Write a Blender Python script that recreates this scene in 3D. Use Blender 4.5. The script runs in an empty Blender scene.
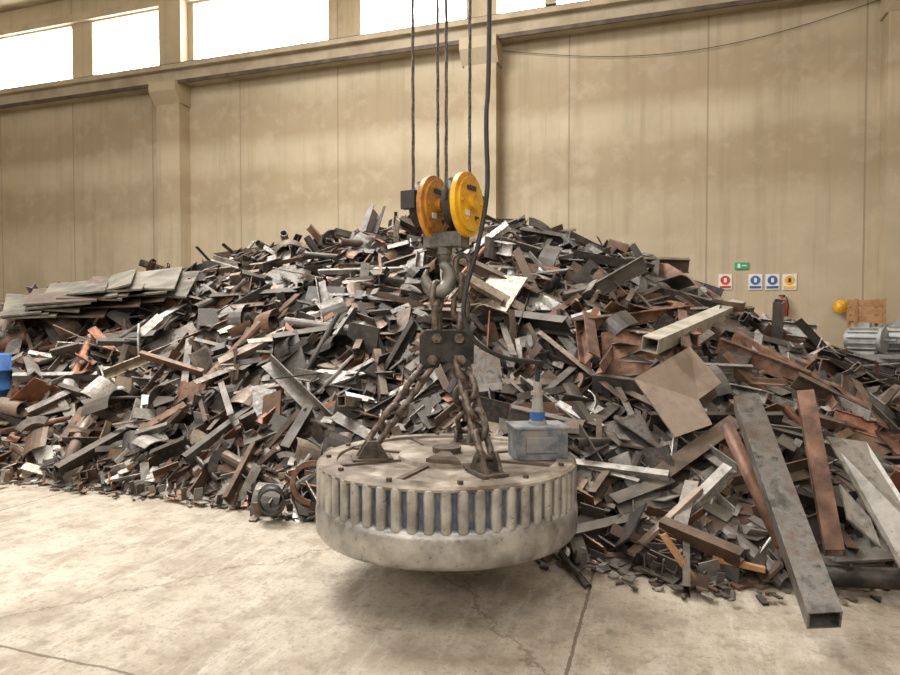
import bpy, math, random
import numpy as np
from mathutils import Vector, Matrix, noise
random.seed(7)
scene=bpy.context.scene
TH=math.radians(18.3); C=math.cos(TH); S=math.sin(TH)
CAMZ=1.6
def cf(a,b,z): return Vector((a*C-b*S, a*S+b*C, z))      # metres right / ahead of the viewpoint -> world
def sv(px,py,b): return cf((px-450)/650*b, b, CAMZ+(320-py)/650*b)
WALLY=14.82
# ---------------------------------------------------------------- builder
class MB:
    def __init__(s): s.v=[];s.f=[];s.m=[];s.c=[];s.sm=[];s.mat=0;s.col=(.2,.2,.2,1);s.smooth=False
    def add(s,vs,fs,M=None):
        o=len(s.v)
        if M is not None: vs=[M@Vector(v) for v in vs]
        s.v.extend([tuple(v) for v in vs])
        for f in fs:
            s.f.append([i+o for i in f]); s.m.append(s.mat); s.c.append(s.col); s.sm.append(s.smooth)
    def box(s,size,M):
        x,y,z=[q/2 for q in size]
        vs=[(-x,-y,-z),(x,-y,-z),(x,y,-z),(-x,y,-z),(-x,-y,z),(x,-y,z),(x,y,z),(-x,y,z)]
        s.add(vs,[(0,3,2,1),(4,5,6,7),(0,1,5,4),(1,2,6,5),(2,3,7,6),(3,0,4,7)],M)
    def aabb(s,x0,x1,y0,y1,z0,z1):
        s.box((x1-x0,y1-y0,z1-z0),Matrix.Translation(((x0+x1)/2,(y0+y1)/2,(z0+z1)/2)))
    def prism(s,poly,h,M=None):
        n=len(poly)
        vs=[(p[0],p[1],-h/2) for p in poly]+[(p[0],p[1],h/2) for p in poly]
        fs=[tuple(range(n-1,-1,-1)),tuple(range(n,2*n))]+[(i,(i+1)%n,n+(i+1)%n,n+i) for i in range(n)]
        s.add(vs,fs,M)
    def ringprism(s,outer,inner,h,M=None):
        n=len(outer)
        vs=[(p[0],p[1],z) for z in(-h/2,h/2) for L in(outer,inner) for p in L]
        fs=[]
        for i in range(n):
            j=(i+1)%n
            fs+= [(i,j,2*n+j,2*n+i),(n+j,n+i,3*n+i,3*n+j),(2*n+i,2*n+j,3*n+j,3*n+i),(j,i,n+i,n+j)]
        s.add(vs,fs,M)
    def cyl(s,r,h,M=None,n=20,r2=None):
        r2=r if r2 is None else r2
        vs=[(r*math.cos(2*math.pi*i/n),r*math.sin(2*math.pi*i/n),-h/2) for i in range(n)]+[(r2*math.cos(2*math.pi*i/n),r2*math.sin(2*math.pi*i/n),h/2) for i in range(n)]
        sm=s.smooth
        s.smooth=False; s.add(vs,[tuple(range(n-1,-1,-1)),tuple(range(n,2*n))],M)
        s.smooth=True; s.add(vs,[(i,(i+1)%n,n+(i+1)%n,n+i) for i in range(n)],M); s.smooth=sm
    def lathe(s,prof,M=None,n=64,closed=False):
        vs=[];k=len(prof)
        for i in range(n):
            t=2*math.pi*i/n
            for r,z in prof: vs.append((r*math.cos(t),r*math.sin(t),z))
        fs=[]
        for i in range(n):
            j=(i+1)%n
            for q in range(k-1 if not closed else k):
                q2=(q+1)%k
                fs.append((i*k+q,j*k+q,j*k+q2,i*k+q2))
        s.add(vs,fs,M)
    def sweep(s,path,r,closed=False,n=8,M=None):
        P=[Vector(p) for p in path]; m=len(P)
        R=r if isinstance(r,(list,tuple)) else [r]*m
        T=[]
        for i in range(m):
            if closed: t=P[(i+1)%m]-P[i-1]
            else: t=P[min(i+1,m-1)]-P[max(i-1,0)]
            T.append(t.normalized())
        up=Vector((0,0,1)) if abs(T[0].z)<.9 else Vector((1,0,0))
        nrm=(up-T[0]*up.dot(T[0])).normalized()
        vs=[]
        for i in range(m):
            nrm=(nrm-T[i]*nrm.dot(T[i])).normalized(); bn=T[i].cross(nrm)
            for j in range(n):
                a=2*math.pi*j/n
                vs.append(P[i]+(nrm*math.cos(a)+bn*math.sin(a))*R[i])
        fs=[]
        for i in range(m if closed else m-1):
            i2=(i+1)%m
            for j in range(n):
                j2=(j+1)%n
                fs.append((i*n+j,i*n+j2,i2*n+j2,i2*n+j))
        if not closed: fs+= [tuple(range(n-1,-1,-1)),tuple((m-1)*n+j for j in range(n))]
        sm=s.smooth; s.smooth=True; s.add(vs,fs,M); s.smooth=sm
    def obj(s,name,mats,parent=None,bevel=0,tint=False):
        me=bpy.data.meshes.new(name); me.from_pydata(s.v,[],s.f); 
        for m in mats: me.materials.append(m)
        me.polygons.foreach_set('material_index',s.m)
        me.polygons.foreach_set('use_smooth',s.sm)
        if tint:
            at=me.attributes.new('tint','FLOAT_COLOR','FACE')
            at.data.foreach_set('color',np.array(s.c,dtype=np.float32).ravel())
        me.update()
        o=bpy.data.objects.new(name,me); scene.collection.objects.link(o)
        if parent: o.parent=parent
        if bevel:
            b=o.modifiers.new('bev','BEVEL'); b.width=bevel; b.segments=2; b.limit_method='ANGLE'
        return o
def empty(name,loc=(0,0,0)):
    e=bpy.data.objects.new(name,None); scene.collection.objects.link(e); e.empty_display_size=.1; return e
def frame(o,x,y,z):
    M=Matrix.Identity(4)
    for i,a in enumerate((x,y,z)):
        for j in range(3): M[j][i]=a[j]
    for j in range(3): M[j][3]=o[j]
    return M
def along(p0,p1,up=Vector((0,0,1)),roll=0):
    z=(p1-p0).normalized()
    if abs(z.dot(up))>.98: up=Vector((1,0,0))
    x=up.cross(z).normalized(); y=z.cross(x)
    return frame((p0+p1)/2,x,y,z)@Matrix.Rotation(roll,4,'Z')
# ---------------------------------------------------------------- materials
def mk(name):
    m=bpy.data.materials.new(name); m.use_nodes=True; nt=m.node_tree
    return m,nt,nt.nodes['Principled BSDF']
def N(nt,t,**k):
    n=nt.nodes.new(t)
    for a,b in k.items(): setattr(n,a,b)
    return n
def noisen(nt,scale,vec=None,detail=6,rough=.6):
    n=N(nt,'ShaderNodeTexNoise'); n.inputs['Scale'].default_value=scale; n.inputs['Detail'].default_value=detail; n.inputs['Roughness'].default_value=rough
    if vec is not None: nt.links.new(vec,n.inputs['Vector'])
    return n
def ramp(nt,fac,stops):
    r=N(nt,'ShaderNodeValToRGB'); e=r.color_ramp.elements
    while len(e)<len(stops): e.new(.5)
    for i,(p,c) in enumerate(stops):
        e[i].position=p; e[i].color=(c[0],c[1],c[2],1) if hasattr(c,'__len__') else (c,c,c,1)
    nt.links.new(fac,r.inputs[0]); return r
def mixc(nt,f,a,b,mode='MIX'):
    m=N(nt,'ShaderNodeMix',data_type='RGBA',blend_type=mode)
    for sk,val in((m.inputs[0],f),(m.inputs[6],a),(m.inputs[7],b)):
        if hasattr(val,'links'): nt.links.new(val,sk)
        elif hasattr(val,'__len__'): sk.default_value=(*val[:3],1)
        else: sk.default_value=val
    return m.outputs[2]
def math_(nt,op,a,b=None):
    m=N(nt,'ShaderNodeMath',operation=op)
    for i,val in enumerate((a,b)):
        if val is None: continue
        if hasattr(val,'links'): nt.links.new(val,m.inputs[i])
        else: m.inputs[i].default_value=val
    return m.outputs[0]
def bump(nt,bs,h,st=.3,d=.02):
    b=N(nt,'ShaderNodeBump'); b.inputs['Strength'].default_value=st; b.inputs['Distance'].default_value=d
    nt.links.new(h,b.inputs['Height']); nt.links.new(b.outputs[0],bs.inputs['Normal'])
def worn(name,c1,c2,c3=None,scale=6,metal=.3,rough=.5,bs_=.3):
    m,nt,b=mk(name); tc=N(nt,'ShaderNodeTexCoord')
    n=noisen(nt,scale,tc.outputs['Object'],8,.65)
    st=[(.40,c1),(.60,c2)]
    if c3: st=[(.38,c1),(.50,c2),(.62,c3)]
    r=ramp(nt,n.outputs[0],st); nt.links.new(r.outputs[0],b.inputs['Base Color'])
    b.inputs['Metallic'].default_value=metal
    n2=noisen(nt,scale*4,tc.outputs['Object'])
    rr=ramp(nt,n2.outputs[0],[(.3,rough-.12),(.7,rough+.2)]); nt.links.new(rr.outputs[0],b.inputs['Roughness'])
    bump(nt,b,n2.outputs[0],bs_,.01); return m
def scrapmat():
    m,nt,b=mk('scrap_steel'); at=N(nt,'ShaderNodeAttribute',attribute_name='tint'); tc=N(nt,'ShaderNodeTexCoord')
    n=noisen(nt,4,tc.outputs['Object'],8,.7); n2=noisen(nt,22,tc.outputs['Object'],5,.6)
    r=ramp(nt,n.outputs[0],[(.36,.55),(.64,1.4)])
    c=mixc(nt,1.0,at.outputs['Color'],r.outputs[0],'MULTIPLY')
    f=ramp(nt,n2.outputs[0],[(.50,0),(.66,.55)])
    c=mixc(nt,f.outputs[0],c,(.15,.10,.07))
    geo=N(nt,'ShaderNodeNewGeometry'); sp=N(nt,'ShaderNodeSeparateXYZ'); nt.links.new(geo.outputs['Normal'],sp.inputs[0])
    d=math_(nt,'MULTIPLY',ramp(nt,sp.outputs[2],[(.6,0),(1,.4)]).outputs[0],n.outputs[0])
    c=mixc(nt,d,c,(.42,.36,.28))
    nt.links.new(c,b.inputs['Base Color'])
    b.inputs['Metallic'].default_value=.4
    rr=ramp(nt,n2.outputs[0],[(.3,.38),(.7,.7)]); nt.links.new(rr.outputs[0],b.inputs['Roughness'])
    bump(nt,b,n2.outputs[0],.25,.01); return m
SCRAP=scrapmat()
def concrete_wall():
    m,nt,b=mk('wall_concrete'); geo=N(nt,'ShaderNodeNewGeometry'); P=geo.outputs['Position']
    sp=N(nt,'ShaderNodeSeparateXYZ'); nt.links.new(P,sp.inputs[0])
    big=noisen(nt,.35,P,5,.6); med=noisen(nt,2.2,P,8,.65)
    mp=N(nt,'ShaderNodeMapping'); mp.inputs['Scale'].default_value=(2.6,1,.13); nt.links.new(P,mp.inputs[0])
    st=noisen(nt,1.6,mp.outputs[0],6,.6)
    c=ramp(nt,big.outputs[0],[(.36,(.46,.385,.26)),(.64,(.58,.49,.35))]).outputs[0]
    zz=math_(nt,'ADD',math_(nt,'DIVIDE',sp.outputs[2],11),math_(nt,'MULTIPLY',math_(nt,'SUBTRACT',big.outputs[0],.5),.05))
    shadow_band=ramp(nt,zz,[(.10,.35),(.28,.0),(.37,.1),(.42,.8),(.49,.7),(.525,0),(.555,.0),(.59,.85),(.65,.7),(.69,.1)])  # horizontal shadow bands painted into the wall colour by height
    c=mixc(nt,math_(nt,'MULTIPLY',shadow_band.outputs[0],.85),c,(.35,.265,.165))
    c=mixc(nt,ramp(nt,st.outputs[0],[(.50,0),(.68,.45)]).outputs[0],c,(.33,.26,.17))
    c=mixc(nt,ramp(nt,med.outputs[0],[(.5,0),(.7,.35)]).outputs[0],c,(.62,.54,.41))
    u=math_(nt,'MODULO',math_(nt,'ADD',sp.outputs[0],60.1),2.9)
    j=math_(nt,'LESS_THAN',u,.035)
    c=mixc(nt,math_(nt,'MULTIPLY',j,.55),c,(.22,.17,.12))
    nt.links.new(c,b.inputs['Base Color']); b.inputs['Roughness'].default_value=.9
    bump(nt,b,med.outputs[0],.25,.02); return m
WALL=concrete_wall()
def floor_mat():
    m,nt,b=mk('floor_concrete'); geo=N(nt,'ShaderNodeNewGeometry'); P=geo.outputs['Position']
    sp=N(nt,'ShaderNodeSeparateXYZ'); nt.links.new(P,sp.inputs[0])
    big=noisen(nt,.6,P,6,.6); med=noisen(nt,3,P,9,.7); fine=noisen(nt,35,P,5,.7); mid=noisen(nt,9,P,8,.75)
    c=ramp(nt,big.outputs[0],[(.38,(.39,.33,.255)),(.62,(.55,.485,.39))]).outputs[0]
    c=mixc(nt,ramp(nt,med.outputs[0],[(.46,0),(.58,.75)]).outputs[0],c,(.32,.265,.20))
    mp=N(nt,'ShaderNodeMapping'); mp.inputs['Scale'].default_value=(1,.22,1); mp.inputs['Rotation'].default_value=(0,0,.9); nt.links.new(P,mp.inputs[0])
    sc=noisen(nt,8,mp.outputs[0],8,.75)
    c=mixc(nt,ramp(nt,sc.outputs[0],[(.50,0),(.62,.6)]).outputs[0],c,(.60,.55,.47))
    c=mixc(nt,ramp(nt,mid.outputs[0],[(.52,0),(.64,.7)]).outputs[0],c,(.24,.195,.145))
    c=mixc(nt,ramp(nt,fine.outputs[0],[(.55,0),(.66,.7)]).outputs[0],c,(.21,.17,.13))
    stn=noisen(nt,1.3,P,4,.5)
    c=mixc(nt,ramp(nt,stn.outputs[0],[(.54,0),(.66,.5)]).outputs[0],c,(.25,.20,.145))
    wp=N(nt,'ShaderNodeVectorMath',operation='ADD'); nt.links.new(P,wp.inputs[0]); ws=N(nt,'ShaderNodeVectorMath',operation='SCALE'); nt.links.new(med.outputs['Color'],ws.inputs[0]); ws.inputs['Scale'].default_value=.5; nt.links.new(ws.outputs[0],wp.inputs[1])
    vo=N(nt,'ShaderNodeTexVoronoi',feature='DISTANCE_TO_EDGE'); vo.inputs['Scale'].default_value=.33; nt.links.new(wp.outputs[0],vo.inputs['Vector'])
    ck=math_(nt,'MULTIPLY',math_(nt,'LESS_THAN',vo.outputs['Distance'],.003),.6)
    c=mixc(nt,ck,c,(.14,.105,.075))
    wob=math_(nt,'MULTIPLY',math_(nt,'SUBTRACT',med.outputs[0],.5),.06)
    def joint(coord,off,per,w):
        u=math_(nt,'MODULO',math_(nt,'ADD',math_(nt,'ADD',coord,off),wob),per)
        return math_(nt,'LESS_THAN',u,w)
    j=math_(nt,'MAXIMUM',joint(sp.outputs[0],.42+4.88*8,4.88,.018),joint(sp.outputs[1],-2.29+4.88*8,4.88,.016))
    c=mixc(nt,math_(nt,'MULTIPLY',j,.8),c,(.12,.09,.06))
    nt.links.new(c,b.inputs['Base Color'])
    rr=ramp(nt,med.outputs[0],[(.35,.5),(.65,.85)]); nt.links.new(rr.outputs[0],b.inputs['Roughness'])
    bump(nt,b,mid.outputs[0],.4,.02); return m
FLOOR=floor_mat()
BEAMM=worn('beam_concrete',(.37,.30,.21),(.50,.43,.31),scale=1.2,metal=0,rough=.8)
MAGS=worn('magnet_cast_steel',(.26,.25,.235),(.40,.39,.37),(.56,.54,.51),scale=6,metal=.65,rough=.36,bs_=.35)
MAGB=worn('magnet_blue_paint',(.05,.08,.15),(.11,.15,.22),(.22,.23,.25),scale=9,metal=.3,rough=.45)
MAGT=worn('magnet_dusty_top',(.11,.085,.065),(.27,.225,.175),(.47,.42,.35),scale=3.5,metal=.35,rough=.5,bs_=.4)
DARK=worn('dark_forged_steel',(.025,.023,.02),(.075,.065,.055),scale=12,metal=.5,rough=.42)
CHAINM=worn('chain_steel',(.07,.055,.045),(.22,.175,.14),scale=25,metal=.5,rough=.4)
YEL=worn('yellow_paint',(.88,.52,.02),(.85,.46,.02),(.6,.28,.02),scale=6,metal=0,rough=.35)
ORG=worn('orange_paint',(.66,.30,.03),(.48,.20,.03),(.2,.1,.03),scale=9,metal=0,rough=.45)
BLK=worn('black_rubber',(.015,.015,.015),(.035,.035,.035),scale=9,metal=0,rough=.5)
ROPE=worn('wire_rope_steel',(.06,.055,.05),(.16,.14,.12),scale=60,metal=.4,rough=.5)
BLUE=worn('blue_paint',(.03,.10,.30),(.05,.16,.42),scale=8,metal=0,rough=.45)
GREY=worn('grey_machine_paint',(.22,.225,.22),(.38,.38,.36),scale=5,metal=.1,rough=.5)
RUST=worn('rust_steel',(.085,.048,.033),(.17,.09,.057),(.27,.15,.10),scale=7,metal=.3,rough=.5)
BROWN=worn('brown_plate',(.24,.18,.14),(.36,.28,.22),(.30,.23,.18),scale=3,metal=.3,rough=.42)
GALV=worn('galvanised_sheet',(.30,.29,.27),(.52,.50,.47),(.42,.38,.33),scale=5,metal=.5,rough=.35)
STEEL=worn('mill_steel',(.09,.085,.08),(.20,.19,.175),(.15,.115,.09),scale=7,metal=.6,rough=.36)
CREAM=worn('cream_tube_paint',(.36,.33,.27),(.54,.50,.42),scale=6,metal=.15,rough=.45)
RED=worn('red_paint',(.5,.03,.02),(.6,.06,.03),scale=6,metal=0,rough=.4)
WOODM=worn('timber',(.35,.18,.08),(.5,.28,.13),scale=8,metal=0,rough=.7)
WHITE=worn('white_board',(.75,.75,.72),(.8,.8,.78),scale=5,metal=0,rough=.5)
PALE=worn('pale_sheet',(.50,.49,.45),(.66,.65,.61),scale=7,metal=.1,rough=.4)
GREEN=worn('green_board',(.02,.35,.15),(.03,.42,.2),scale=5,metal=0,rough=.5)
m,nt,b=mk('daylit_window'); b.inputs['Base Color'].default_value=(.9,.9,.9,1); b.inputs['Emission Color'].default_value=(1,.99,.97,1); b.inputs['Emission Strength'].default_value=11; WIN=m
# ---------------------------------------------------------------- room
X0,X1,Y0=-28,14,-9; ZR=11.0; WB=8.46
f=MB(); f.aabb(X0,X1,Y0,WALLY+.3,-.2,0); f.obj('floor',[FLOOR])
wins=[(-26,-21.9),(-20.9,-16.57),(-15.8,-13.11),(-12.26,-8.15),(-7.24,-4.36),(-3.68,.3),(1.1,3.8),(4.8,8.6),(9.4,13)]
w=MB(); w.aabb(X0,X1,WALLY,WALLY+.3,0,WB); w.aabb(X0,X1,WALLY,WALLY+.3,10.2,ZR)
e=X0
for a,b_ in wins: w.aabb(e,a,WALLY,WALLY+.3,WB,10.2); e=b_
w.aabb(e,X1,WALLY,WALLY+.3,WB,10.2)
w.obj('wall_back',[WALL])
for i,(a,b_) in enumerate(wins):
    g=MB(); g.aabb(a,b_,WALLY+.14,WALLY+.16,WB,10.2)
    g.mat=1
    g.aabb(a,b_,WALLY+.1,WALLY+.2,WB,WB+.04)
    g.obj('window_%d'%(i+1),[WIN,GALV])
w=MB(); w.aabb(X0,X1,Y0-.3,Y0,0,ZR); w.obj('wall_front',[WALL])
w=MB(); w.aabb(X0-.3,X0,Y0,WALLY+.3,0,ZR); w.obj('wall_left',[WALL])
w=MB(); w.aabb(X1,X1+.3,Y0,WALLY+.3,0,ZR); w.obj('wall_right',[WALL])
w=MB(); w.aabb(X0,X1,Y0,WALLY+.3,ZR,ZR+.2)
w.obj('ceiling',[BEAMM])
cols=[-21.4,-12.8,-4.05,4.35,12.6]
k=1
for x in cols:
    c=MB(); c.aabb(x-.38,x+.38,WALLY-.4,WALLY,0,7.97)
    c.prism([(0,0),(.4,0),(.62,.3),(.62,.55),(0,.55)],.86,frame((x,WALLY,7.42),Vector((0,-1,0)),Vector((0,0,1)),Vector((-1,0,0))))
    c.aabb(x-.36,x+.36,WALLY-.3,WALLY,8.4,ZR)
    c.obj('column_%d'%k,[WALL]); 
    r=MB(); r.aabb(x-.22,x+.22,Y0,WALLY-.3,10.35,ZR); r.aabb(x-.34,x+.34,Y0,WALLY-.3,10.85,ZR); r.obj('roof_beam_%d'%k,[BEAMM]); k+=1
t=MB(); t.aabb(X0,X1,WALLY-.45,WALLY,7.98,8.26); t.aabb(X0,X1,WALLY-.62,WALLY,8.26,8.38); t.obj('trim_1',[BEAMM])
t=MB(); t.aabb(X0,X1,WALLY-.5,WALLY-.42,8.38,8.45); t.aabb(X0,X1,WALLY-.6,WALLY-.35,8.38,8.395); t.obj('crane_rail',[DARK])
t=MB(); t.aabb(X0,X1,WALLY-.5,WALLY-.45,7.90,7.99); t.obj('trim_2',[worn('conductor_rail',(.06,.045,.035),(.14,.10,.07),scale=3,metal=.2,rough=.6)])
t=MB(); t.aabb(X0,X1,WALLY-.12,WALLY,10.25,10.45); t.obj('trim_3',[BEAMM])
t=MB(); pts=[]
for i in range(30):
    u=i/29; x=-3.6+u*8; pts.append((x,WALLY-.06,7.8-.65*math.sin(math.pi*u*.95)+.25*u))
t.sweep(pts,.007,n=5); t.obj('wall_cable',[BLK])
# ---------------------------------------------------------------- heap height field
PX=[-350,-150,0,100,200,300,400,480,560,640,700,760,820,900,1050,1300]
B0=[7.5,6.9,6.5,6.15,5.75,5.3,4.95,4.7,4.4,4.1,3.95,3.9,3.9,3.95,4.1,4.5]
B1=[11,11,10.5,10.5,10.5,10.5,10.5,10.5,10,9.5,8.5,7.6,7,6.8,6.8,7]
YT=[310,308,314,300,274,250,236,229,243,272,302,340,368,395,405,410]
def tab(k):
    px=450+650*k
    b0=np.interp(px,PX,B0); b1=np.interp(px,PX,B1); yt=np.interp(px,PX,YT)
    return b0,b1,CAMZ+(320-yt)/650*b1
def H(a,b):
    if b<=.5: return 0
    b0,b1,h1=tab(a/b)
    if b<b0: return 0
    if b<b1:
        s=(b-b0)/(b1-b0); h=h1*(.55*s+.45*math.sin(math.pi/2*s))
    else:
        s=(b-b1)/3.2; h=h1*max(0,1-s*s*.9)if s<1 else h1*.1
    n=noise.noise(Vector((a*.9,b*.9,3.1)))*.22+noise.noise(Vector((a*2.3,b*2.3,9)))*.1
    e=min(1,(b-b0)/1.2)
    return max(0,h+n*e)
def hp(px,py,off=.0):
    k=(px-450)/650; q=(320-py)/650; b=2.5; mx=tab(k)[1]+.3
    while b<mx:
        z=CAMZ+q*b
        if z<=H(k*b,b): break
        b+=.02
    b-=off
    return cf(k*b,b,CAMZ+q*b)
heap=MB()
NK,NS=150,60
vs=[];fs=[]
for i in range(NK):
    k=-1.15+2.3*i/(NK-1); b0,b1,h1=tab(k)
    for j in range(NS):
        b=b0+(b1+3.1-b0)*j/(NS-1); a=k*b
        z=H(a,b)-.10
        p=cf(a,b,max(z,.002)); p.y=min(p.y,WALLY-.7); vs.append(p)
for i in range(NK-1):
    for j in range(NS-1):
        fs.append((i*NS+j,(i+1)*NS+j,(i+1)*NS+j+1,i*NS+j+1))
heap.col=(.03,.024,.02,1); heap.add(vs,fs)
PAL=[((.034,.031,.029),22),((.078,.073,.067),22),((.165,.156,.145),16),((.30,.285,.262),9),((.10,.07,.052),17),((.17,.10,.065),10),((.27,.115,.07),2.5),((.58,.56,.53),2),((.27,.22,.17),6)]
PALL=[((.04,.034,.03),16),((.09,.08,.07),17),((.18,.165,.15),13),((.32,.30,.27),8),((.12,.082,.06),19),((.19,.105,.065),15),((.30,.125,.07),5),((.58,.56,.52),4),((.27,.22,.16),8)]
def pick(px):
    P=PALL if random.random()<max(0,min(1,(280-px)/260)) else PAL
    r=random.random()*sum(w for _,w in P)
    for c,w_ in P:
        r-=w_
        if r<=0: break
    q=random.uniform(.75,1.3); return (c[0]*q,c[1]*q,c[2]*q,1)
U=random.uniform
def arcpts(r,a0,a1,n,cx=0,cy=0): return [(cx+r*math.cos(a0+(a1-a0)*i/n),cy+r*math.sin(a0+(a1-a0)*i/n)) for i in range(n+1)]
def plate2d(s):
    t=random.random(); w=s; h=s*U(.3,.9)
    if t<.40: return [(-w/2,-h/2),(w/2,-h/2),(w/2,h/2),(-w/2,h/2)]
    if t<.53: return [(-w/2,-h/2),(w/2,-h/2),(w/2*U(-.6,.9),h/2),(-w/2,h/2)]
    if t<.61: return [(-w/2,-h/2),(w/2,-h/2),(-w/2*U(-.3,1),h/2)]
    if t<.77:
        r=s*.65
        return [(-s/2,-s/2),(s/2,-s/2),(s/2,-s/2+s*.25)]+[(s/2-r*math.sin(q),-s/2+s*.25+r*(1-math.cos(q))) for q in [i*math.pi/2/6 for i in range(1,7)]]+[(-s/2+s*.25,s/2),(-s/2,s/2)]
    if t<.86: return [(-w/2,-h/2),(w/2,-h/2),(w/2,0),(w*.15,0),(w*.15,h/2),(-w/2,h/2)]
    if t<.92:
        R=s*.8; return arcpts(R,0,1.5,8)+arcpts(R*.68,1.5,0,8)
    if t<.95: return arcpts(s*.35,0,2*math.pi*15/16,15)
    return [(-w/2,-h/2),(w/2*.7,-h/2),(w/2,-h/2*.5),(w/2,h/2*.6),(w*.2,h/2),(-w/2,h/2*.8)]
def Lsec(w,t): return [(0,0),(w,0),(w,t),(t,t),(t,w),(0,w)]
def Csec(w,h,t): return [(0,0),(w,0),(w,t),(t,t),(t,h-t),(w,h-t),(w,h),(0,h)]
def Isec(w,h,t): return [(-w/2,-h/2),(w/2,-h/2),(w/2,-h/2+t),(t/2,-h/2+t),(t/2,h/2-t),(w/2,h/2-t),(w/2,h/2),(-w/2,h/2),(-w/2,h/2-t),(-t/2,h/2-t),(-t/2,-h/2+t),(-w/2,-h/2+t)]
def circ(r,n): return [(r*math.cos(2*math.pi*i/n),r*math.sin(2*math.pi*i/n)) for i in range(n)]
def sq(w,h): return [(-w/2,-h/2),(w/2,-h/2),(w/2,h/2),(-w/2,h/2)]
def surfN(a,b):
    e=.15; dx=(H(a+e,b)-H(a-e,b))/(2*e); dy=(H(a,b+e)-H(a,b-e))/(2*e)
    n=cf(-dx,-dy,0); n.z=1; return n.normalized()
def place(kind,s,a,b,lift,tilt):
    p=cf(a,b,0); p.z=H(a,b)+lift
    n=surfN(a,b)
    if s>.5 and b<tab(a/b)[0]+.9: tilt=.12; s*=.75
    n=(n+Vector((random.gauss(0,tilt),random.gauss(0,tilt),random.gauss(0,tilt)))).normalized()
    if p.y>WALLY-1.2: return
    t=Vector((U(-1,1),U(-1,1),U(-1,1))); t=(t-n*t.dot(n)).normalized(); q=n.cross(t)
    heap.col=pick(450+650*a/b)
    if kind=='plate':
        ext=s*.5*math.sqrt(max(0,1-n.z*n.z)); p.z=max(p.z,ext*.8+.01)
        heap.prism(plate2d(s),U(.006,.02),frame(p,t,q,n))
    else:
        p.z=max(p.z,abs(t.z)*s*.5+.03)
        M=frame(p,q,n,t)
        if kind=='L': heap.prism(Lsec(U(.05,.12),.01),s,M)
        elif kind=='C': heap.prism(Csec(U(.04,.08),U(.08,.18),.01),s,M)
        elif kind=='I': heap.prism(Isec(U(.08,.14),U(.1,.2),.011),s,M)
        elif kind=='T': 
            r=U(.02,.06); heap.ringprism(circ(r,12),circ(r*.88,12),s,M)
        elif kind=='B':
            w_,h_=U(.04,.1),U(.05,.12); heap.ringprism(sq(w_,h_),sq(w_-.012,h_-.012),s,M)
        elif kind=='bar': heap.prism(sq(U(.03,.09),U(.006,.012)),s,M)
        elif kind=='bent':
            R=U(.1,.3); an=U(.8,2.2); heap.prism(arcpts(R,0,an,7)+arcpts(R-.01,an,0,7),min(s,.3),M)
def rnd_ab(kmin=-1.1,kmax=1.1,front=0,back=1.6):
    while True:
        a=U(-14,12); b=U(3,13)
        k=a/b
        if k<kmin or k>kmax: continue
        b0,b1,_=tab(k)
        if b0-front<b<b1+back: return a,b
random.seed(33)
for i in range(5600):
    a,b=rnd_ab(); s=U(.11,.32); place('plate',s,a,b,U(-.1,.09),.5)
for i in range(2700):
    a,b=rnd_ab(); place(random.choice(['L','L','C','I','T','B','bar','bar','bar','bent']),U(.15,.55),a,b,U(-.06,.10),.4)
for i in range(750):
    a,b=rnd_ab(); place('plate',U(.33,.6),a,b,U(-.02,.1),.4)
for i in range(800):
    a,b=rnd_ab(); place(random.choice(['L','L','C','I','T','B','bar','bar']),U(.6,1.4),a,b,U(.0,.14),.26)
for i in range(260):   # longer members and larger plates on the right flank
    a,b=rnd_ab(.12,1.05,0,.5)
    if b>8: continue
    if i%2: place('plate',U(.3,.55),a,b,U(.03,.12),.3)
    else: place(random.choice(['L','C','I','B','bar']),U(.6,1.2),a,b,U(.04,.14),.2)
for i in range(2300):
    a,b=rnd_ab(); b0,_,_=tab(a/b); k=a/b; b=b0+random.gauss(.14,.22); 
    if b<b0-.35: continue
    place(random.choice(['plate','plate','plate','bar','L']),U(.05,.24) if b>b0-.05 else U(.02,.09),k*b,b,U(.005,.05) if b>b0 else .004,.15 if b<b0+.1 else .3)
for i in range(900):
    a,b=rnd_ab(); place('plate',U(.05,.12),a,b,U(.02,.1),.5)
heap.obj('scrap_metal_heap',[SCRAP],tint=True)
# ---------------------------------------------------------------- hero scrap pieces
def plateobj(name,corners,mat,th=.012):
    P=[Vector(c) for c in corners]; n=(P[1]-P[0]).cross(P[2]-P[0]).normalized(); k=len(P)
    g=MB(); g.add([p-n*th/2 for p in P]+[p+n*th/2 for p in P],[tuple(range(k-1,-1,-1)),tuple(range(k,2*k))]+[(i,(i+1)%k,k+(i+1)%k,k+i) for i in range(k)])
    return g.obj(name,[mat])
def hplate(name,pts,mat,off=.22,th=.012):
    # flat plate lying on the heap slope: best plane through the surface points
    P=[hp(x,y,0) for x,y in pts]; c=sum(P,Vector())/len(P)
    cam=Vector((0,0,CAMZ)); A=np.array([list(p-c) for p in P]); n=Vector(np.linalg.svd(A)[2][2].tolist())
    n=(n if n.dot(cam-c)>0 else -n); n=(n+ (cam-c).normalized()*.35).normalized()
    c=c+(cam-c).normalized()*off
    out=[]
    for p in P:
        d=(p-cam).normalized(); t=(c-cam).dot(n)/d.dot(n); out.append(cam+d*t)
    return plateobj(name,out,mat,th)
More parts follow.
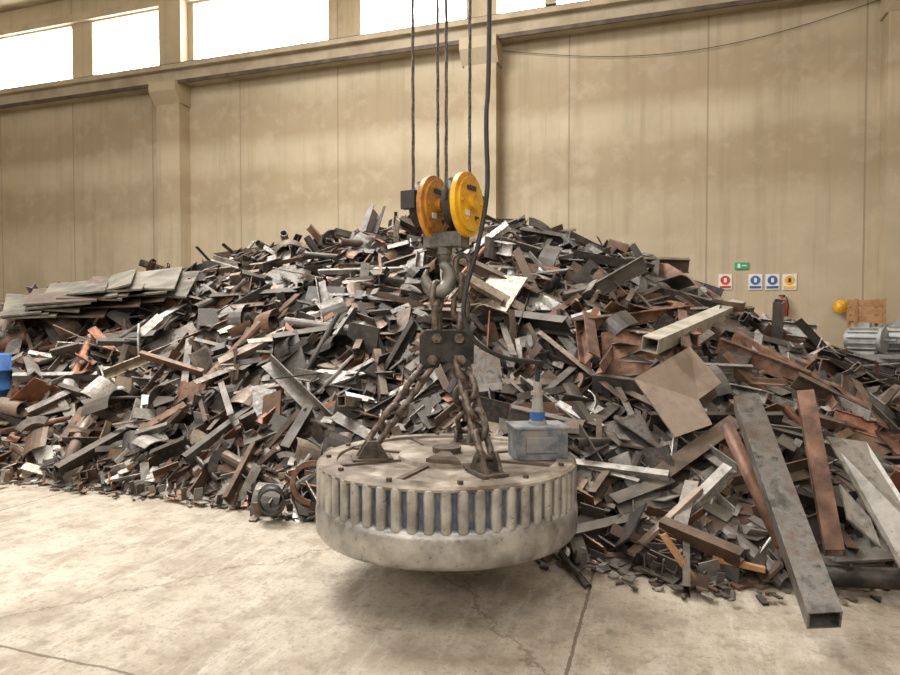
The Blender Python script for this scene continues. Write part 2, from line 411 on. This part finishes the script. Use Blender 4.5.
def beamobj(name,p0,p1,kind,w,h,mat,t=.01,roll=0):
    g=MB(); M=along(p0,p1,roll=roll); L=(p1-p0).length
    if kind=='box': g.ringprism(sq(w,h),sq(w-2*t,h-2*t),L,M)
    elif kind=='I': g.prism(Isec(w,h,t),L,M)
    elif kind=='C': g.prism([(x-w/2,y-h/2) for x,y in Csec(w,h,t)],L,M)
    elif kind=='L': g.prism([(x-w/2,y-w/2) for x,y in Lsec(w,t)],L,M)
    elif kind=='pipe': g.smooth=True; g.ringprism(circ(w,20),circ(w-t,20),L,M)
    elif kind=='flat': g.prism(sq(w,t),L,M)
    return g.obj(name,[mat])
def hb(name,x0,y0,x1,y1,kind,w,h,mat,t=.01,roll=0,off=.2,off2=None):
    return beamobj(name,hp(x0,y0,off),hp(x1,y1,off if off2 is None else off2),kind,w,h,mat,t,roll)
beamobj('steel_box_section',sv(829,624,3.05),sv(747,403,4.2),'box',.15,.15,STEEL,.010,-.22)
beamobj('rusty_channel_section',sv(838,555,3.8),sv(806,395,4.35),'C',.10,.15,RUST,.012,2.9)
beamobj('rusty_tube',sv(786,548,3.85),sv(728,426,4.35),'pipe',.045,.05,RUST,.008)
plateobj('galvanised_plate',[sv(828,437,4.3),sv(868,443,4.3),sv(935,545,3.8),sv(915,590,3.7)],GALV)
plateobj('brown_steel_plate',[sv(634,379,5.1),sv(690,347,5.4),sv(722,383,5.2),sv(699,400,5.1),sv(713,425,4.9),sv(676,438,4.85)],BROWN)
hplate('rusty_steel_plate',[(601,333),(650,329),(676,345),(664,385),(604,384)],RUST,.4)
hb('cream_box_tube',650,345,738,306,'box',.16,.14,CREAM,.01,.2,off=.75,off2=.45)
hb('rusty_i_section',576,326,690,311,'I',.13,.13,RUST,.012,0,.5)
hb('rusty_i_section',590,360,584,318,'I',.13,.15,RUST,.014,.6,.45,.45)
hb('rusty_i_section',684,352,679,308,'I',.10,.12,RUST,.012,.4,.6,.5)
hb('rusty_i_section',718,345,808,380,'I',.10,.16,RUST,.012,0,.4)
hb('rusty_channel_section',735,338,872,418,'C',.10,.16,RUST,.012,0,.35)
hb('rusty_angle_section',722,362,800,398,'L',.12,.16,STEEL,.012,0,.3)
hb('rusty_channel_section',800,347,842,412,'C',.10,.14,RUST,.012,1,.3)
hb('rusty_angle_section',808,352,905,430,'L',.14,.14,DARK,.012,1,.25)
hb('rusty_i_section',822,378,905,462,'I',.10,.14,RUST,.012,0,.15)
beamobj('steel_pipe',sv(822,578,3.8),sv(940,583,3.6),'pipe',.06,.05,DARK,.008)
hplate('steel_sheet',[(705,352),(745,330),(768,372),(735,385)],STEEL,.3)
hplate('rusty_steel_plate',[(640,262),(668,264),(722,298),(716,311),(665,288)],RUST,.25)
hplate('rusty_steel_plate',[(515,262),(560,268),(552,292),(520,286)],RUST,.25)
hplate('steel_sheet',[(795,402),(773,395),(772,455),(800,470)],STEEL,.3)
plateobj('galvanised_plate',[sv(842,485,4.1),sv(850,520,3.9),sv(885,550,3.8),sv(873,520,3.9)],GALV)
beamobj('thin_steel_pipe',sv(562,556,4.2),sv(590,590,3.82),'pipe',.022,.05,DARK,.005)
beamobj('timber_batten',sv(632,556,4.1),sv(702,490,4.4),'flat',.05,0,BROWN,.03)
beamobj('timber_batten',sv(665,536,3.95),sv(699,586,3.85),'flat',.045,0,WOODM,.03)
beamobj('timber_batten',sv(715,560,3.95),sv(768,572,3.85),'flat',.045,0,WOODM,.03)
g=MB(); p=hp(290,277,.35); g.cyl(.34,.02,frame(p,cf(1,0,0),cf(0,.85,.52),cf(0,-.52,.85)),n=32); g.obj('steel_disc',[STEEL])
g=MB(); g.smooth=True; g.ringprism(circ(.11,24),circ(.09,24),.16,frame(sv(270,501,5.1),cf(1,0,0),Vector((0,0,1)),cf(.3,-1,0).normalized())); g.obj('pipe_offcut',[DARK])
g=MB(); g.prism(arcpts(.18,1.2,4.6,14)+arcpts(.14,4.6,1.2,14),.03,frame(sv(312,484,5.1),cf(1,0,0),Vector((0,0,1)),cf(0,-1,0))); g.obj('steel_ring_segment',[RUST])
hplate('pale_metal_plate',[(28,446),(58,446),(66,462),(36,467)],PALE,.15)
hplate('pale_metal_plate',[(141,395),(180,398),(139,412)],PALE,.2)
hplate('pale_metal_plate',[(135,430),(160,428),(168,440),(145,443)],PALE,.15)
hplate('pale_metal_plate',[(98,366),(128,368),(130,376),(102,376)],PALE,.15)
hplate('red_steel_plate',[(286,322),(310,345),(300,356),(282,350)],worn('red_oxide',(.26,.09,.055),(.34,.13,.08),scale=5,metal=0,rough=.6),.25)
hplate('steel_sheet',[(500,412),(524,396),(527,412),(498,438)],STEEL,.2)
hplate('steel_sheet',[(345,392),(372,398),(392,418),(350,410)],GALV,.2)
hplate('steel_sheet',[(148,345),(192,322),(205,345),(165,372)],STEEL,.25)
hplate('steel_sheet',[(468,330),(500,360),(505,395),(470,400)],STEEL,.2)
hplate('steel_sheet',[(600,428),(640,412),(655,440),(680,470),(612,462)],STEEL,.25)
hb('rusty_pipe',66,462,92,408,'pipe',.06,.14,BROWN,.012,0,.15)
hb('rusty_i_section',240,352,268,336,'I',.12,.15,STEEL,.012,0,.15)
# left stack of sheets + rust pipes + drum
root=empty('sheet_metal_stack')
OLs=[worn('olive_sheet',(.05,.045,.035),(.11,.098,.075),(.18,.16,.13),scale=4,metal=.2,rough=.6),worn('weathered_sheet',(.09,.08,.06),(.16,.143,.11),(.24,.215,.175),scale=3,metal=.2,rough=.55),worn('brown_sheet',(.07,.05,.037),(.13,.093,.067),scale=4,metal=.2,rough=.6)]
random.seed(3)
for i in range(18):
    x=-2+U(-6,6)+i*7.5; y=300-i*1.3+U(-6,10); ww=U(30,75); dd=U(9,20)
    g=MB(); 
    P=[sv(x,y+dd,8.5+.04*i),sv(x+ww,y+dd-U(-3,9),8.5),sv(x+ww+U(2,18),y-U(2,13),9.8),sv(x+U(2,24),y-U(-3,10),9.8)]
    n=Vector((0,0,.025)); g.add([p for p in P]+[p+n for p in P],[(3,2,1,0),(4,5,6,7),(0,1,5,4),(1,2,6,5),(2,3,7,6),(3,0,4,7)])
    g.obj('sheet_%d'%(i+1),[random.choice(OLs)],root)
for (x0,y0,x1,y1,r,mt) in [(-15,350,30,337,.10,RUST),(8,322,105,334,.08,RUST),(0,405,22,410,.09,BROWN),(60,308,110,318,.04,RUST),(88,338,112,392,.04,STEEL),(40,350,130,332,.04,RUST),(120,300,178,272,.05,RUST),(100,350,180,300,.035,STEEL),(20,372,90,350,.03,RUST),(0,432,70,418,.03,RUST)]:
    hb('rusty_pipe',x0,y0,x1,y1,'pipe',r,r,mt,.01,0,.22)
g=MB(); M=frame(sv(-16,380,7.5),cf(1,0,0),cf(0,1,0),Vector((0,0,1)))
g.smooth=True; g.lathe([(0,-.34),(.25,-.34),(.26,-.33),(.255,-.12),(.27,-.11),(.255,-.10),(.255,.10),(.27,.11),(.255,.12),(.26,.29),(.24,.30),(.235,.28),(0,.28)],M,32); g.obj('blue_drum',[BLUE])
# ---------------------------------------------------------------- lifting magnet
MC=cf(-.02,4.0,0); RX=cf(1,0,0); FY=cf(0,1,0); UZ=Vector((0,0,1))
def mf(x,y,z): return MC+RX*x+FY*y+UZ*z
mag=empty('lifting_magnet')
MM=frame(MC,RX,FY,UZ)
g=MB(); g.smooth=True
g.lathe([(0,.34),(.60,.34),(.60,.325),(.73,.325),(.775,.34),(.795,.37),(.797,.49),(.790,.52),(.768,.54),(.745,.545)],MM,128)
g.obj('lower_band',[MAGS],mag)
g=MB(); g.lathe([(.752,.53),(.752,.745)],MM,128); g.obj('coil_case',[MAGB],mag)
g=MB(); nR=56
for i in range(nR):
    t=2*math.pi*i/nR; d=Vector((math.cos(t),math.sin(t),0)); tt=Vector((-math.sin(t),math.cos(t),0))
    prof=[(-.032,-.02),(.032,-.02),(.030,.020),(.021,.033),(.007,.038),(-.007,.038),(-.021,.033),(-.030,.020)]
    g.smooth=False; g.prism(prof,.225,MM@frame(d*.752+UZ*.638,tt,d,UZ))
g.obj('ribs',[MAGS],mag,bevel=.005)
g=MB(); g.smooth=False
g.lathe([(.785,.738),(.787,.752),(.772,.764),(.67,.768),(.665,.752),(.30,.752),(.295,.775),(.0,.775)],MM,96); g.obj('top_plate',[MAGT],mag)
g=MB()
for i in range(8):
    t=math.radians(22+45*i); d=Vector((math.cos(t),math.sin(t),0)); tt=Vector((-math.sin(t),math.cos(t),0))
    g.box((.035,.36,.012),MM@frame(d*.48+UZ*.758,tt,d,UZ))
g.prism([(-.10,-.03),(.10,-.10),(.02,.26)],.02,MM@Matrix.Translation((-.02,-.22,.787)))
for i in range(12):
    t=2*math.pi*i/12+.1; g.cyl(.016,.022,MM@Matrix.Translation((.72*math.cos(t),.72*math.sin(t),.772)),n=6)
g.cyl(.09,.04,MM@Matrix.Translation((0,.05,.79)),n=20)
g.obj('top_straps',[worn('dull_brown_steel',(.06,.045,.035),(.15,.11,.08),scale=9,metal=.3,rough=.55)],mag)
lug=[(-.45,-.10),(.12,.42),(.22,-.46)]
YK=[mf(-.085,0,1.36),mf(.085,.05,1.36),mf(.085,-.05,1.36)]
g=MB()
for (x,y) in lug:
    d=Vector((-x,-y,0)).normalized(); q=Vector((-d.y,d.x,0))
    for s_ in(-.045,.045):
        g.prism([(-.10,0),(.10,0),(.055,.08),(.03,.115),(-.03,.115),(-.055,.08)],.022,MM@frame(Vector((x,y,.765))+q*s_,d,UZ,q))
    g.cyl(.02,.14,MM@frame(Vector((x,y,.845)),d,UZ,q),n=12)
    g.box((.24,.15,.02),MM@frame(Vector((x,y,.768)),d,q,UZ))
g.obj('lifting_lugs',[worn('lug_steel',(.06,.05,.04),(.16,.13,.10),scale=12,metal=.4,rough=.45)],mag,bevel=.004)
g=MB(); g.box((.32,.24,.19),MM@Matrix.Translation((.56,.0,.85))@Matrix.Rotation(.12,4,'Z'))
g.box((.34,.26,.02),MM@Matrix.Translation((.56,.0,.95))@Matrix.Rotation(.12,4,'Z'))
g.box((.20,.012,.10),MM@Matrix.Translation((.575,-.127,.85))@Matrix.Rotation(.12,4,'Z'))
for x in(-.13,.13):
    for z in(-.07,.07): g.cyl(.012,.02,MM@Matrix.Translation((.56,0,.85))@Matrix.Rotation(.12,4,'Z')@Matrix.Translation((x,-.122,z))@Matrix.Rotation(math.pi/2,4,'X'),n=6)
g.obj('terminal_box',[worn('blue_grey_paint',(.12,.145,.18),(.22,.24,.26),(.32,.30,.27),scale=9,metal=.3,rough=.45)],mag,bevel=.006)
g=MB(); g.cyl(.055,.02,MM@Matrix.Translation((.56,0,.97)),n=20); g.cyl(.036,.09,MM@Matrix.Translation((.56,0,1.02)),n=20); g.mat=1
g.cyl(.046,.05,MM@Matrix.Translation((.56,0,1.01)),n=6); g.mat=0; g.cyl(.034,.13,MM@Matrix.Translation((.56,0,1.10)),n=16,r2=.030); g.mat=2; g.cyl(.042,.025,MM@Matrix.Translation((.56,0,1.15)),n=6); g.cyl(.026,.06,MM@Matrix.Translation((.56,0,1.19)),n=12)
g.obj('cable_gland',[GREY,BLUE,GALV],mag)
# ---------------------------------------------------------------- chains & yoke
rig=empty('chain_sling')
def chain(g,p0,p1,pitch,r,hw,ph=0):
    L=(p1-p0).length; n=max(1,round(L/pitch)); p=L/n; M0=along(p0,p1)
    hl=p/2+r*.95
    for i in range(n):
        M=frame(p0+(p1-p0)*((i+.5)/n),*[Vector(M0.col[j][:3]) for j in range(3)])@Matrix.Rotation(ph+(math.pi/2 if i%2 else 0)+.2*math.sin(i*3),4,'Z')
        path=[]
        for j in range(9): a=math.pi*j/8; path.append((hw*math.cos(a),0,hl-hw+hw*math.sin(a)))
        for j in range(9): a=math.pi+math.pi*j/8; path.append((hw*math.cos(a),0,-(hl-hw)+hw*math.sin(a)))
        g.sweep(path,r,True,8,M)
g=MB()
for (x,y),yk in zip(lug,YK): chain(g,mf(x,y,.86),yk,.13,.020,.046,.5)
g.obj('lower_chains',[CHAINM],rig)
YKM=worn('yoke_black_steel',(.018,.017,.016),(.055,.05,.045),scale=9,metal=.4,rough=.4)
g=MB()
for s_ in(-.06,.06):
    g.prism([(-.165,-.09),(-.115,-.12),(-.05,-.12),(-.04,-.085),(.04,-.085),(.05,-.12),(.115,-.12),(.165,-.09),(.165,.08),(.13,.11),(-.13,.11),(-.165,.08)],.028,frame(mf(0,s_,1.43),RX,UZ,-FY))
g.box((.05,.12,.16),frame(mf(-.13,0,1.43),RX,FY,UZ)); g.box((.05,.12,.16),frame(mf(.13,0,1.43),RX,FY,UZ))
g.mat=1
for x,z in((-.085,1.36),(.085,1.36),(-.06,1.49),(.075,1.49)):
    g.cyl(.022,.19,frame(mf(x,0,z),RX,UZ,-FY),n=12); g.cyl(.032,.02,frame(mf(x,-.088,z),RX,UZ,-FY),n=6)
g.obj('yoke',[YKM,CHAINM],rig,bevel=.006)
g=MB()
chain(g,mf(.075,0,1.50),mf(.10,0,1.98),.125,.018,.042,.3)
chain(g,mf(-.06,0,1.50),mf(-.06,0,1.70),.16,.022,.048,.1)
path=[(.055*math.cos(t),0,.085*math.sin(t)) for t in [2*math.pi*i/20 for i in range(20)]]
g.sweep(path,.020,True,10,frame(mf(-.06,0,1.745),RX*.5+FY*.86,-RX*.86+FY*.5,UZ))
g.obj('upper_chains',[CHAINM],rig)
# ---------------------------------------------------------------- hook block
blk=empty('crane_hook_block')
ax=(RX*.866-FY*.5); pl=(RX*.5+FY*.866); BC=mf(.005,0,2.305)
def bm(u,v,z): return BC+ax*u+pl*v+UZ*z
def oval(rx,rz,n=40): return [(rx*math.cos(2*math.pi*i/n),rz*math.sin(2*math.pi*i/n)*(1.12 if math.sin(2*math.pi*i/n)<0 else 1)) for i in range(n)]
for nm,u,mt in(('cover_right',.135,YEL),('cover_left',-.095,ORG)):
    g=MB(); g.prism(oval(.182,.185),.035,frame(bm(u,0,0),pl,UZ,ax)); g.prism(oval(.152,.155),.02,frame(bm(u+.025,0,0),pl,UZ,ax))
    g.cyl(.045,.04,frame(bm(u+.045,0,0),pl,UZ,ax),n=20)
    for i in range(6):
        t=i*math.pi/3; g.cyl(.013,.02,frame(bm(u+.035,.12*math.cos(t),.12*math.sin(t)),pl,UZ,ax),n=6)
    g.mat=1; g.box((.11,.03,.006),frame(bm(u+.038,-.01,.085),pl,UZ,ax)); g.box((.05,.025,.006),frame(bm(u+.038,.06,-.09),pl,UZ,ax))
    g.mat=2; g.box((.05,.035,.006),frame(bm(u+.038,-.06,-.07),pl,UZ,ax))
    g.obj(nm,[mt,BLK,WHITE],blk,bevel=.006)
g=MB(); g.smooth=True
for u in(-.155,.075):
    g.lathe([(.03,-.03),(.155,-.03),(.16,-.024),(.135,0),(.16,.024),(.155,.03),(.03,.03)],frame(bm(u,0,0),pl,UZ,ax),36)
g.cyl(.035,.36,frame(bm(-.01,0,0),pl,UZ,ax)); g.obj('sheaves',[DARK],blk)
g=MB()
g.box((.03,.07,.15),frame(bm(-.20,.0,.03),ax,pl,UZ)); g.box((.03,.06,.16),frame(bm(.12,.20,.0),ax,pl,UZ))
g.box((.10,.05,.11),frame(bm(-.17,-.165,.02),ax,pl,UZ)); g.box((.12,.03,.05),frame(bm(-.15,.165,.06),ax,pl,UZ))
g.box((.32,.03,.02),frame(bm(-.02,.12,-.13),ax,pl,UZ))
g.obj('rope_guards',[BLK],blk,bevel=.004)
g=MB(); g.box((.24,.11,.09),frame(bm(-.01,0,-.215),ax,pl,UZ)); 
for u in(-.135,.115): g.box((.02,.11,.2),frame(bm(u,0,-.17),ax,pl,UZ))
g.cyl(.05,.05,Matrix.Translation(bm(-.02,0,-.28)),n=6); g.cyl(.038,.06,Matrix.Translation(bm(-.02,0,-.32)),n=16)
g.obj('crosshead',[worn('greasy_grey',(.08,.075,.07),(.20,.185,.165),scale=14,metal=.4,rough=.4)],blk,bevel=.006)
g=MB()
hc=mf(-.055,0,1.86); sh=bm(-.02,0,-.33)
pts=[Vector((sh.x,sh.y,sh.z)),Vector((sh.x,sh.y,sh.z-.03))]; rs=[.03,.032]
for i in range(15):
    t=math.radians(62-i*19.5)
    pts.append(hc+RX*(.078*math.cos(t))+UZ*(.088*math.sin(t)+.005)); rs.append(.033+.014*math.sin(math.pi*i/14)-(.018 if i>12 else 0)-(.008 if i>10 else 0))
g.sweep(pts,rs,False,12); g.obj('hook',[worn('hook_steel',(.14,.13,.12),(.28,.26,.23),scale=9,metal=.5,rough=.4)],blk)
rp=empty('hoist_wire_ropes')
g=MB()
def rope(g,p0,p1,r=.008):
    L=(p1-p0).length; n=int(L/.09); M=along(p0,p1)
    for s_ in(0,2*math.pi/3,4*math.pi/3):
        pts=[M@Vector((r*.55*math.cos(s_+i*.9),r*.55*math.sin(s_+i*.9),-L/2+L*i/n)) for i in range(n+1)]
        g.sweep(pts,r*.62,False,6)
for u in(-.155,.075):
    for v in(-.145,.145):
        rope(g,bm(u,v,.0),bm(u*1.1,v*1.0,6.8),.0095)
g.obj('ropes',[ROPE],rp)
g=MB()
ctrl=[(492,-700,4.0),(489,0,3.98),(486,120,3.95),(487,190,3.9),(478,245,3.86),(467,285,3.80),(464,315,3.78),(474,340,3.78),(500,356,3.82),(525,361,3.92),(541,363,3.97),(545,374,3.99),(543,388,4.0),(543,397,4.0)]
P=[sv(*c) for c in ctrl]; P[-1]=mf(.56,0,1.20); P[-2]=mf(.56,0,1.25); P[-3]=mf(.565,0,1.31)
out=[]
for i in range(len(P)-1):
    p0=P[max(i-1,0)];p1=P[i];p2=P[i+1];p3=P[min(i+2,len(P)-1)]
    for j in range(8):
        t=j/8; out.append(.5*((2*p1)+(p2-p0)*t+(2*p0-5*p1+4*p2-p3)*t*t+(3*p1-p0-3*p2+p3)*t**3))
out.append(P[-1]); g.sweep(out,.015,False,8); g.obj('magnet_power_cable',[BLK])
cr=empty('overhead_crane'); g=MB()
for dx in(-.75,.75): g.aabb(MC.x+dx-.2,MC.x+dx+.2,Y0+.6,WALLY-.66,9.35,10.1)
g.mat=1; g.aabb(MC.x-1.3,MC.x+1.3,WALLY-.62,WALLY-.36,9.1,9.4)
for dx in(-1.15,1.15): g.aabb(MC.x+dx-.12,MC.x+dx+.12,WALLY-.56,WALLY-.38,8.46,9.1)
g.obj('bridge_girders',[YEL,BEAMM],cr)
g=MB(); g.aabb(MC.x-.95,MC.x+.95,MC.y-.6,MC.y+.6,10.1,10.2); g.cyl(.3,1.2,Matrix.Translation((MC.x,MC.y,9.4))@Matrix.Rotation(math.pi/2,4,'Y'),n=24); g.aabb(MC.x-.5,MC.x-.4,MC.y-.3,MC.y+.3,9.1,10.1); g.aabb(MC.x+.4,MC.x+.5,MC.y-.3,MC.y+.3,9.1,10.1); g.obj('hoist_trolley',[GREY],cr)
# ---------------------------------------------------------------- wall signs & far-right equipment
def Xw(px):
    k=(px-450)/650; return 1.83-(6.4-13.5*k)/(.949+.314*k)
def onwall(px,py):
    x=Xw(px); k=(px-450)/650; b=-x*S+WALLY*C
    return x,CAMZ+(320-py)/650*b
for px,cm in((725,RED),(755,BLUE),(772,BLUE),(789,YEL)):
    x,z=onwall(px,282); g=MB(); g.box((.26,.02,.32),Matrix.Translation((x,WALLY-.012,z)))
    g.mat=1
    g.cyl(.095,.01,Matrix.Translation((x,WALLY-.026,z+.035))@Matrix.Rotation(math.pi/2,4,'X'),n=24); g.box((.22,.008,.05),Matrix.Translation((x,WALLY-.025,z-.11)))
    g.mat=2; g.box((.05,.006,.09),Matrix.Translation((x,WALLY-.034,z+.035)))
    g.obj('safety_sign',[WHITE,cm,BLK if cm is YEL else WHITE])
x,z=onwall(741,266); g=MB(); g.box((.26,.03,.14),Matrix.Translation((x,WALLY-.017,z))); g.mat=1; g.box((.05,.01,.09),Matrix.Translation((x-.05,WALLY-.036,z))); g.box((.09,.01,.025),Matrix.Translation((x+.05,WALLY-.036,z))); g.obj('exit_sign',[GREEN,WHITE])
x,z=onwall(781,311); g=MB(); g.smooth=True
g.lathe([(0,-.26),(.075,-.26),(.085,-.24),(.085,.16),(.06,.22),(.025,.25),(.025,.30),(0,.30)],Matrix.Translation((x,WALLY-.11,z)),20); g.mat=1; g.sweep([(x,WALLY-.11,z+.29),(x+.08,WALLY-.14,z+.28),(x+.11,WALLY-.14,z+.1),(x+.1,WALLY-.14,z-.1)],.014,False,6); g.box((.12,.03,.03),Matrix.Translation((x,WALLY-.1,z+.31)))
g.obj('fire_extinguisher',[RED,BLK])
x,z=onwall(839,307); g=MB(); g.smooth=True
g.lathe([(0,.10),(.05,.095),(.10,.06),(.13,0),(.14,-.02),(.0,-.02)],frame((x,WALLY-.14,z),Vector((1,0,0)),UZ,Vector((0,-1,0))),24); g.mat=1; g.smooth=False; g.box((.12,.14,.12),Matrix.Translation((x,WALLY-.07,z))); g.obj('warning_lamp',[YEL,BLK])
def motor(g,M,r,L):
    g.smooth=True; g.cyl(r,L,M@Matrix.Rotation(math.pi/2,4,'Y'),n=20); g.smooth=False
    for i in range(14):
        t=2*math.pi*i/14; g.box((L*.8,.012,r*.22),M@Matrix.Rotation(t,4,'X')@Matrix.Translation((0,0,r*1.05)))
    g.cyl(r*1.1,L*.08,M@Matrix.Translation((L*.5,0,0))@Matrix.Rotation(math.pi/2,4,'Y'),n=20)
    g.cyl(r*.15,L*.4,M@Matrix.Translation((L*.65,0,0))@Matrix.Rotation(math.pi/2,4,'Y'),n=10)
    g.box((L*.7,r*1.6,r*.2),M@Matrix.Translation((0,0,-r*1.05))); g.box((r*.8,r*.6,r*.5),M@Matrix.Translation((0,0,r*1.25)))
random.seed(5)
for px,b in((884,8.5),(960,8.3),(905,10.2)):
    p=cf((px-450)/650*b,b,0); e_=empty('steel_storage_rack'); g=MB()
    for zz in(.1,.62,1.14): g.box((1.0,.8,.05),Matrix.Translation((p.x,p.y,zz)))
    for sx in(-.48,.48):
        for sy in(-.38,.38): g.box((.05,.05,1.16),Matrix.Translation((p.x+sx,p.y+sy,.58)))
    g.obj('frame',[GREY],e_); g=MB()
    for zz in(.30,.82,1.34):
        for sx in(-.25,.22): motor(g,Matrix.Translation((p.x+sx,p.y+U(-.15,.1),zz))@Matrix.Rotation(U(-1,1),4,'Z'),U(.14,.18),U(.3,.42))
    g.obj('motors',[GREY],e_)
p=cf((866-450)/650*11.8,11.8,0); g=MB()
for zz in(1.62,1.76,1.90):
    for s_ in(-.22,.22): g.box((.46,.02,.12),Matrix.Translation((p.x,p.y+s_,zz))); g.box((.02,.44,.12),Matrix.Translation((p.x+s_,p.y,zz)))
for sx in(-.22,.22):
    for sy in(-.22,.22): g.box((.05,.05,1.98),Matrix.Translation((p.x+sx,p.y+sy,.99)))
g.box((.46,.46,.03),Matrix.Translation((p.x,p.y,1.56))); g.obj('wooden_crate',[WOODM])
# ---------------------------------------------------------------- lights
def area(name,loc,rot,sx,sy,en,col=(1,.985,.96)):
    l=bpy.data.lights.new(name,'AREA'); l.shape='RECTANGLE'; l.size=sx; l.size_y=sy; l.energy=en; l.color=col
    o=bpy.data.objects.new(name,l); o.location=loc; o.rotation_euler=rot; scene.collection.objects.link(o); return o
area('added_overhead_light',(-7.0,7.0,10.28),(0,math.radians(-18),0),5,3,1750)  # area light added under the closed roof to cast the magnet's shadow
area('added_overhead_light',(-7,0,10.28),(math.radians(12),0,0),26,4,1050)  # broad overhead fill, added; the roof has no skylight
area('clerestory_lamp',(-3,Y0+.3,7.5),(math.radians(78),0,0),30,3,1350)
W=bpy.data.worlds.new('World'); scene.world=W; W.use_nodes=True; W.node_tree.nodes['Background'].inputs[0].default_value=(.9,.95,1,1); W.node_tree.nodes['Background'].inputs[1].default_value=1
scene.view_settings.view_transform='Standard'
# ---------------------------------------------------------------- camera
cd=bpy.data.cameras.new('Camera'); cd.lens=26; cd.sensor_width=36; cam=bpy.data.objects.new('Camera',cd)
cam.location=(0,0,CAMZ); cam.rotation_euler=(math.radians(90-1.54),0,TH); scene.collection.objects.link(cam); scene.camera=cam
